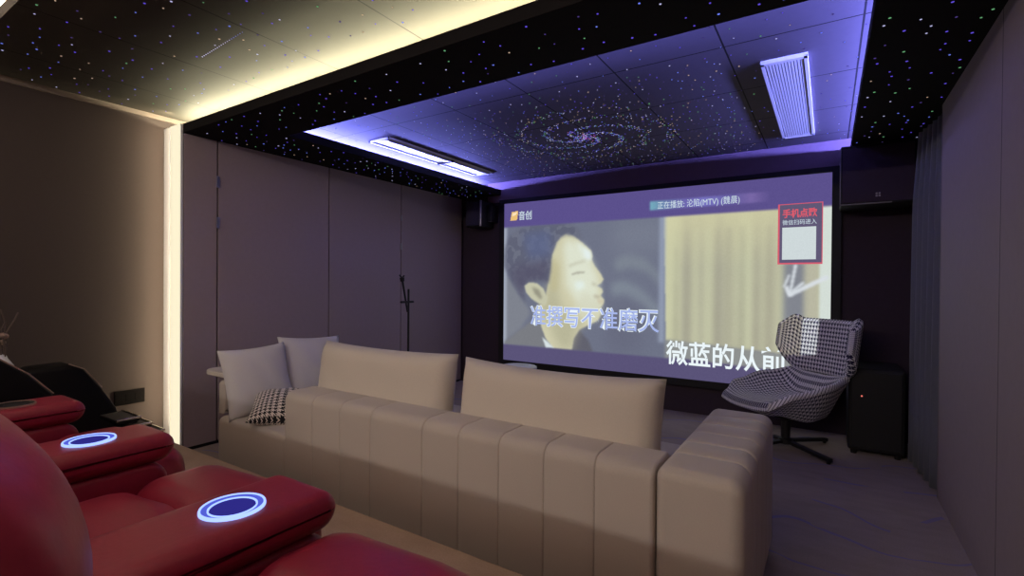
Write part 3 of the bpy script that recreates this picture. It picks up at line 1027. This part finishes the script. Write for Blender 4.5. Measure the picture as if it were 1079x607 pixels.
bm = bmesh.new()
shell(bm, b_in, b_out, 24, 56, 0.45, 0.98)
bmesh.ops.remove_doubles(bm, verts=bm.verts, dist=0.0005)
obj('backrest', bm, M['hound'], CH, 180, local=True)
bm = bmesh.new()
box(bm, -0.425, -0.385, -0.09, 0.09, 0.42, 0.72, r=0.012)
obj('back_support', bm, M['black'], CH, local=True)
bm = bmesh.new()
lathe(bm, [(0.055, 0.035), (0.055, 0.075), (0.036, 0.085), (0.036, 0.235), (0.10, 0.26), (0.10, 0.28)], (0, 0, 0), 24, False)
obj('swivel_column', bm, M['blackmetal'], CH, 40, local=True)
for k in range(4):
    a = math.radians(-42 + 90 * k) - CH.rotation_euler.z
    bm = bmesh.new()
    n = 6
    d = Vector((math.cos(a), math.sin(a), 0)); w = Vector((-d.y, d.x, 0))
    prev = None
    for i in range(n + 1):
        t = i / n
        c = d * (0.03 + 0.41 * t)
        hw = 0.024 - 0.005 * t
        z1 = 0.068 - 0.026 * t; z0 = z1 - 0.024
        ring = [bm.verts.new(c + w * s * hw + Vector((0, 0, z))) for s, z in ((-1, z0), (1, z0), (1, z1), (-1, z1))]
        if prev:
            for q in range(4):
                bm.faces.new((prev[q], prev[(q + 1) % 4], ring[(q + 1) % 4], ring[q]))
        else:
            bm.faces.new(ring)
        prev = ring
    bm.faces.new(prev)
    lathe(bm, [(0.014, 0.0), (0.016, 0.02)], tuple(d * 0.42), 10, False)
    obj('leg', bm, M['blackmetal'], CH, local=True)

# ------------------------------------------------------------------ microphone stand
ms = thing('microphone_stand', 'slim black microphone stand in front of the cupboard doors', 'microphone stand', (-3.72, 3.79, 0))
bm = bmesh.new(); tube(bm, [(-3.72, 3.79, 0.20), (-3.72, 3.79, 1.22)], 0.011)
obj('pole', bm, M['blackmetal'], ms, 60)
bm = bmesh.new(); tube(bm, [(-3.72, 3.775, 0.98), (-3.72, 3.735, 1.16), (-3.72, 3.70, 1.31)], [0.009, 0.010, 0.012])
obj('boom', bm, M['blackmetal'], ms, 60)
bm = bmesh.new()
tube(bm, [(-3.72, 3.70, 1.30), (-3.72, 3.695, 1.34)], [0.022, 0.026], 12)
tube(bm, [(-3.72, 3.71, 1.32), (-3.72, 3.66, 1.365)], 0.008)
tube(bm, [(-3.72, 3.69, 1.33), (-3.72, 3.725, 1.36)], 0.008)
obj('microphone_clip', bm, M['blackmetal'], ms, 60)
bm = bmesh.new(); tube(bm, [(-3.72, 3.68, 1.085), (-3.72, 3.86, 1.085)], 0.012)
obj('clamp', bm, M['blackmetal'], ms, 60)
for k in range(3):
    a = 2 * PI * k / 3 + 0.4
    bm = bmesh.new(); tube(bm, [(-3.72, 3.79, 0.26), (-3.72 + 0.27 * math.cos(a), 3.79 + 0.27 * math.sin(a), 0.012)], 0.009)
    obj('leg', bm, M['blackmetal'], ms, 60)

# low white table between sofa and screen
tb = thing('coffee_table', 'low white round table peeking over the sofa cushions below the screen', 'table', (-2.5, 4.05, 0))
bm = bmesh.new()
sweep(bm, rrect(-2.70, -2.335, 3.87, 4.235, (0.18, 0.18, 0.18, 0.18), 8), [(0.455, 0.012), (0.461, 0.003), (0.475, 0), (0.485, 0.003), (0.490, 0.012)], 'z')
obj('tabletop', bm, M['white'], tb, 40)
for x in (-2.60, -2.435):
    for y in (3.97, 4.135):
        bm = bmesh.new(); tube(bm, [(x, y, 0.0), (x, y, 0.458)], [0.012, 0.018], 10)
        obj('leg', bm, M['white'], tb, 60)

# ------------------------------------------------------------------ cinema recliners (red leather)
def recliner(xc, w, label, cup_mat, right_arm=False, lit=True, zs=0.70, front=0.915, xe=-0.015):
    """seat spans xc +- w/2, console on its left"""
    t = thing('recliner', label, 'recliner', (xc, 0.3, PZ), 0, 'red cinema recliners on the platform')
    x0, x1 = xc - w / 2, xc + w / 2
    obj('base', newbox(x0 + 0.01, x1 - 0.01, -0.35, 0.80, PZ, PZ + 0.30, r=0.02), M['leather'], t)
    # seat cushion: two puffs with a crease
    bm = bmesh.new()
    ST = [(0.02, 0.05), (0.05, 0.018), (0.10, 0.004), (0.16, 0), (w / 2, -0.012), (w - 0.16, 0), (w - 0.10, 0.004), (w - 0.05, 0.018), (w - 0.02, 0.05)]
    ST = [(x0 + a, b) for a, b in ST]
    sweep(bm, rrect(-0.05, front - 0.285, PZ + 0.28, zs, (0.05, 0.06, 0.085, 0.06), 7), ST, 'x')
    obj('seat_cushion', bm, M['leather'], t, 180)
    bm = bmesh.new()
    ST2 = [(x0 + 0.008, 0.028), (x0 + 0.025, 0.010), (x0 + 0.06, 0.002), (x0 + 0.12, 0), (xc, -0.008), (x1 - 0.12, 0), (x1 - 0.07, 0.004), (x1 - 0.03, 0.02), (x1 - 0.012, 0.045)]
    sweep(bm, rrect(front - 0.31, front, PZ + 0.06, zs - 0.012, (0.05, 0.06, 0.115, 0.09), 8), ST2, 'x')
    obj('footrest', bm, M['leather'], t, 180)
    # backrest with a full headrest roll
    bm = bmesh.new()
    pr = []
    prof = [(-0.02, 0.60), (0.10, 0.66), (0.124, 0.80), (0.108, 0.92), (0.130, 1.02), (0.140, 1.10), (0.118, 1.168), (0.072, 1.215), (0.0, 1.235),
            (-0.08, 1.225), (-0.15, 1.16), (-0.19, 1.0), (-0.24, 0.7), (-0.26, 0.5), (-0.12, 0.48)]
    P = [Vector((a, b)) for a, b in prof]
    m = len(P)
    for i in range(m):
        tg = (P[(i + 1) % m] - P[i - 1]).normalized()
        pr.append((P[i].x, P[i].y, tg.y, -tg.x))
    # winding of this outline is anticlockwise seen along +x, so flip normals outward
    c0 = sum(P, Vector((0, 0))) / m
    if sum((Vector((q[0], q[1])) - c0).dot(Vector((q[2], q[3]))) for q in pr) < 0:
        pr = [(a, b, -c, -d) for a, b, c, d in pr]
    xb = x0 - 0.215  # backrest widened over the console, out of view, to block light
    SB_ = [(xb + 0.0, 0.06), (xb + 0.015, 0.03), (xb + 0.045, 0.01), (xb + 0.1, 0), (xc, -0.004), (x1 - 0.1, 0), (x1 - 0.06, 0.01), (x1 + xe - 0.02, 0.03), (x1 + xe, 0.06)]
    sweep(bm, pr, SB_, 'x')
    ob = obj('backrest', bm, M['leather'], t, 180)
    md = ob.modifiers.new('soft', 'SUBSURF'); md.levels = md.render_levels = 2
    # consoles
    def console(a, b, cup):
        bm = bmesh.new()
        sweep(bm, rrect(-0.30, 0.735, PZ, 0.715, (0.02, 0.02, 0.06, 0.03), 6), stations(a + 0.012, b - 0.012, 0.02), 'x')
        ar = obj('armrest', bm, M['leather'], t, 40)
        bm = bmesh.new()
        sweep(bm, rrect(-0.32, 0.755, 0.712, 0.80, (0.02, 0.05, 0.042, 0.03), 6), stations(a, b, 0.035, seg=6), 'x')
        bmesh.ops.bisect_plane(bm, geom=bm.verts[:] + bm.edges[:] + bm.faces[:], plane_co=(0, 0, 0.3), plane_no=(0, 0, 1))
        obj('arm_pad', bm, M['leather'], ar, 180)
        if cup:
            c = ((a + b) / 2 + 0.005, 0.562, 0.80)
            bm = bmesh.new()
            lathe(bm, [(0.0635, -0.002), (0.0635, 0.004), (0.0625, 0.0065), (0.0595, 0.0065), (0.0585, 0.005), (0.0585, -0.002)], c, 48)
            obj('cup_ring', bm, M['led_cup'] if lit else M['tan_edge'], ar, 40)
            bm = bmesh.new()
            lathe(bm, [(0.0585, 0.0045), (0.047, 0.0012), (0.0585, 0.0006)], c, 48)
            obj('cup_rim', bm, M['led_cup_mid'] if lit else M['black'], ar, 60)
            bm = bmesh.new()
            lathe(bm, [(0.0475, -0.001), (0.0475, 0.004), (0.0450, 0.004), (0.0440, -0.001)], c, 48)
            obj('cup_insert', bm, M['led_cup'] if lit else M['black'], ar, 40)
            bm = bmesh.new()
            lathe(bm, [(0.0435, 0.002), (0.001, 0.002), (0.001, 0.0), (0.0435, 0.0)], c, 40)
            obj('cup_well', bm, M['led_cup_in'] if lit else M['black'], ar, 60)
    console(x0 - 0.235, x0 - 0.005, True)
    if right_arm:
        console(x1 + 0.005, x1 + 0.20, False)
    return t


recliner(-0.645, 0.60, 'nearest red leather recliner, its rounded backrest cut by the picture edge', None, True, zs=0.748, front=0.80, xe=0.015)
recliner(-1.465, 0.56, 'red leather recliner between the two glowing cup holders', None)
recliner(-2.25, 0.52, 'red leather recliner beyond the far glowing cup holder, its own cup ring unlit', None, lit=False)

# armchair beyond the recliners, its red leather's shade painted as near black
dc = thing('armchair', 'leather armchair coloured black for shade, with lit edges as tan lines, half hidden beyond the red recliners', 'armchair', (-3.05, 0.6, PZ))


def hump(x0, x1, pts, name):
    bm = bmesh.new()
    P = [Vector(p) for p in pts]
    m = len(P)
    pr = []
    for i in range(m):
        tg = (P[(i + 1) % m] - P[i - 1]).normalized()
        pr.append((P[i].x, P[i].y, tg.y, -tg.x))
    c0 = sum(P, Vector((0, 0))) / m
    if sum((Vector((q[0], q[1])) - c0).dot(Vector((q[2], q[3]))) for q in pr) < 0:
        pr = [(a, b, -c, -d) for a, b, c, d in pr]
    sweep(bm, pr, [(x0, 0.03), (x0 + 0.015, 0.008), (x0 + 0.04, 0), (x1 - 0.04, 0), (x1 - 0.015, 0.008), (x1, 0.03)], 'x')
    o = obj(name, bm, M['leather_shade'], dc, 180)
    bm = bmesh.new()
    tube(bm, [(x1 - 0.012, p[0], p[1]) for p in pts[4:-3]], 0.0032, 6)
    obj('tan_edge', bm, M['tan_edge'], o, 60)  # tan tube stands in for light catching the seat's edge
    return o


hump(-3.50, -2.76, [(0.15, 0.35), (0.10, 0.70), (0.14, 1.14), (0.26, 1.21), (0.40, 1.12), (0.53, 0.985), (0.64, 0.892), (0.715, 0.80), (0.75, 0.70), (0.74, 0.50), (0.70, 0.35)], 'backrest')  # top raised out of view to shade the open sofa end
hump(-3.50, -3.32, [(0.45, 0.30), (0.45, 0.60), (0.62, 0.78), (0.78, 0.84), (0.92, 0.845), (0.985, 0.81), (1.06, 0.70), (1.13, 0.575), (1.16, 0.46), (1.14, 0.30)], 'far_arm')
obj('base', newbox(-3.5, -2.76, 0.2, 0.98, PZ, 0.42, r=0.03), M['leather_shade'], dc)

# chrome edged tray at the far console end
tr = thing('swivel_tray', 'small black tray with chrome edges at the far end of the recliner row', 'tray', (-2.98, 1.08, 0.50))
for i, (x, y, z, l) in enumerate(((-3.07, 1.05, 0.585, 0.22), (-2.99, 1.075, 0.56, 0.20), (-2.91, 1.10, 0.53, 0.18))):
    d = obj('panel', newbox(x - l / 2, x + l / 2, y - 0.05, y + 0.05, z - 0.02, z, r=0.006), M['blackmetal'], tr)
    bm = bmesh.new()
    tube(bm, [(x - l / 2, y + 0.05, z), (x + l / 2, y + 0.05, z), (x + l / 2, y - 0.05, z)], 0.007, 6)
    obj('chrome_edge', bm, M['chrome'], d, 60)
obj('stem', newbox(-3.02, -2.96, 1.05, 1.09, PZ, 0.575, r=0.01), M['blackmetal'], tr)

# side table with a vase of dry stems at the far left
st = thing('side_table', 'small dark round side table by the left wall beyond the armchair', 'table', (-3.80, 0.74, PZ))
bm = bmesh.new(); lathe(bm, [(0.001, 0.0), (0.19, 0.0), (0.20, 0.012), (0.19, 0.024), (0.001, 0.024)], (-3.80, 0.74, 0.70), 36, False)
obj('tabletop', bm, M['black'], st, 40)
bm = bmesh.new(); tube(bm, [(-3.80, 0.74, PZ + 0.015), (-3.80, 0.74, 0.70)], 0.018)
obj('stem', bm, M['blackmetal'], st, 60)
bm = bmesh.new(); lathe(bm, [(0.001, 0), (0.15, 0), (0.14, 0.02), (0.001, 0.02)], (-3.80, 0.74, PZ), 32, False)
obj('base', bm, M['blackmetal'], st, 60)
va = thing('vase', 'white tapering vase of dry stems at the left edge of the picture', 'vase', (-3.80, 0.765, 0.724))
bm = bmesh.new()
lathe(bm, [(0.03, 0.0), (0.05, 0.004), (0.062, 0.03), (0.05, 0.085), (0.026, 0.125), (0.018, 0.148), (0.012, 0.148), (0.014, 0.12), (0.02, 0.1), (0.02, 0.02)], (-3.80, 0.765, 0.724), 28)
obj('body', bm, M['white'], va, 60)
rs = random.Random(5)
for k, (dx, dy, hgt) in enumerate(((0.02, 0.02, 0.25), (0.0, 0.045, 0.30), (-0.02, 0.01, 0.32), (0.02, -0.02, 0.28))):
    pts = []
    for i in range(8):
        q = i / 7
        pts.append((-3.80 + dx * q + 0.012 * math.sin(5 * q + k), 0.765 + dy * q + 0.022 * math.sin(6 * q + 2 * k) * q, 0.80 + hgt * q))
    bm = bmesh.new(); tube(bm, pts, 0.004, 6)
    s_ = obj('stem', bm, M['twig'], va, 60)
    bm = bmesh.new()
    bmesh.ops.create_icosphere(bm, subdivisions=2, radius=0.016)
    bmesh.ops.translate(bm, verts=bm.verts, vec=pts[5 - k % 3])
    obj('seed_head', bm, M['tan_edge'], s_, 60)

# ------------------------------------------------------------------ lights of the room
WARM = (1.0, 0.95, 0.64)
UP = (PI, 0, 0)


def aim(x, y, z):
    d = Vector((x, y, z)).normalized()
    up = 'Y'
    q = d.to_track_quat('-Z', 'X' if abs(x) > abs(y) else 'Y')
    return q.to_euler()


# cove on the rear lip of the soffit, washing the rear ceiling
area('cove_light_rear_lip', ((XL + XR) / 2, 1.91, LB + 0.03), XR - XL - 0.1, 0.03, aim(0, -1, 2.2), WARM, 78)
# cove behind the edge of the rear star ceiling, washing the upper ceiling
area('cove_light_upper', ((XL + XR) / 2, 0.80, ZT + 0.08), XR - XL - 0.1, 0.05, UP, (1.0, 0.88, 0.68), 80)
# added fill light, out of view above the recliners, lifts the sofa's lower back
area('fill_light', (-1.85, 0.30, 2.60), 3.6, 0.10, aim(0, 1, -1.75), (1.0, 0.80, 0.70), 14)
# linear light along the top of the rear wall
area('rear_wall_light', (-2.0, -2.9, 2.72), 3.4, 0.05, aim(0, 1, -0.35), (1.0, 0.90, 0.84), 54)
# light tape in the side of the corner profile, grazing the left wall
area('corner_light_tape', (XL + 0.16, 1.745, 1.36), 2.37, 0.02, aim(-1, -0.25, 0), (1.0, 0.84, 0.55), 13)
# the projector's beam: the edge of its picture falls on the chair
PJ = (-1.70, -0.60, 2.30)
sl = bpy.data.lights.new('projector_beam', 'SPOT')
sl.energy = 1300; sl.spot_size = math.radians(70); sl.spot_blend = 0.0; sl.shadow_soft_size = 0.01
sl.use_nodes = True
lt = sl.node_tree
lt.nodes.clear()


class LN(NT):
    def __init__(self, t):
        self.t = t


ln = LN(lt)
lo = ln.n('ShaderNodeOutputLight'); em = ln.n('ShaderNodeEmission')
tc = ln.n('ShaderNodeTexCoord'); sx = ln.n('ShaderNodeSeparateXYZ')
ln.l(tc.outputs['Normal'], sx.inputs[0])
hx = ln.math('DIVIDE', sx.outputs[0], ln.math('MULTIPLY', sx.outputs[2], -1.0))
hz_ = ln.math('DIVIDE', sx.outputs[1], ln.math('MULTIPLY', sx.outputs[2], -1.0))
S1 = (SX1 - PJ[0]) / (SY - PJ[1])
inb = ln.math('MULTIPLY', ln.math('LESS_THAN', hx, S1), ln.math('GREATER_THAN', hx, S1 - 0.16))
vis = ln.math('GREATER_THAN', hz_, (SZ0 + 0.145 * (SZ1 - SZ0) - PJ[2]) / (SY - PJ[1]))
vis = ln.math('MULTIPLY', vis, ln.math('LESS_THAN', hz_, (SZ1 - PJ[2]) / (SY - PJ[1])))
white = ln.math('GREATER_THAN', hx, S1 - 0.026)
c_ = ln.mix(white, (0.36, 0.35, 0.22, 1), (0.85, 0.95, 0.85, 1))
ln.l(c_, em.inputs[0])
ln.l(ln.math('MULTIPLY', inb, vis), em.inputs[1])
ln.l(em.outputs[0], lo.inputs[0])
so = bpy.data.objects.new('projector_beam', sl); COL.objects.link(so)
so.location = PJ; so.rotation_euler = (PI / 2, 0, 0)
# blue tray ledges
BLUE = (0.20, 0.22, 0.88)
area('tray_light_left', (TX0 - 0.37, (TY0 + 5.1) / 2, LB + 0.03), 0.03, 5.1 - TY0, aim(1, 0, 0.6), BLUE, 155)
area('tray_light_right', (TX1 + 0.37, (TY0 + 5.1) / 2, LB + 0.03), 0.03, 5.1 - TY0, aim(-1, 0, 0.6), BLUE, 210)
area('tray_light_near', ((TX0 + TX1) / 2, 2.04, LB + 0.03), TX1 - TX0, 0.03, aim(0, 1, 0.6), BLUE, 100)

# ------------------------------------------------------------------ camera
YAW, PIT, ROLL = math.radians(32.6268), math.radians(-0.44295), math.radians(0.448)
F0 = Vector((-math.sin(YAW), math.cos(YAW), 0)); R0 = Vector((math.cos(YAW), math.sin(YAW), 0)); U0 = Vector((0, 0, 1))
F = F0 * math.cos(PIT) + U0 * math.sin(PIT); Uv = U0 * math.cos(PIT) - F0 * math.sin(PIT)
Rv = R0 * math.cos(ROLL) + Uv * math.sin(ROLL); Uv = Uv * math.cos(ROLL) - R0 * math.sin(ROLL)
cam = bpy.data.cameras.new('camera')
cam.sensor_fit = 'HORIZONTAL'
cam.sensor_width = 36.0
cam.lens = 519.83 / 1079 * 36.0
cam.clip_start = 0.02
co_ = bpy.data.objects.new('camera', cam)
COL.objects.link(co_)
rot = Matrix((Rv, Uv, -F)).transposed().to_4x4()
co_.matrix_world = Matrix.Translation((0, 0, 1.28)) @ rot
SC.camera = co_

w = bpy.data.worlds.new('world'); SC.world = w
w.use_nodes = True
w.node_tree.nodes['Background'].inputs[0].default_value = (0.02, 0.018, 0.02, 1)
w.node_tree.nodes['Background'].inputs[1].default_value = 0.0
vs = SC.view_settings
vs.view_transform = 'Standard'; vs.look = 'None'; vs.exposure = 0.0; vs.gamma = 1.0
vs.use_curve_mapping = False
SC.cycles.use_denoising = True
SC.cycles.max_bounces = 10
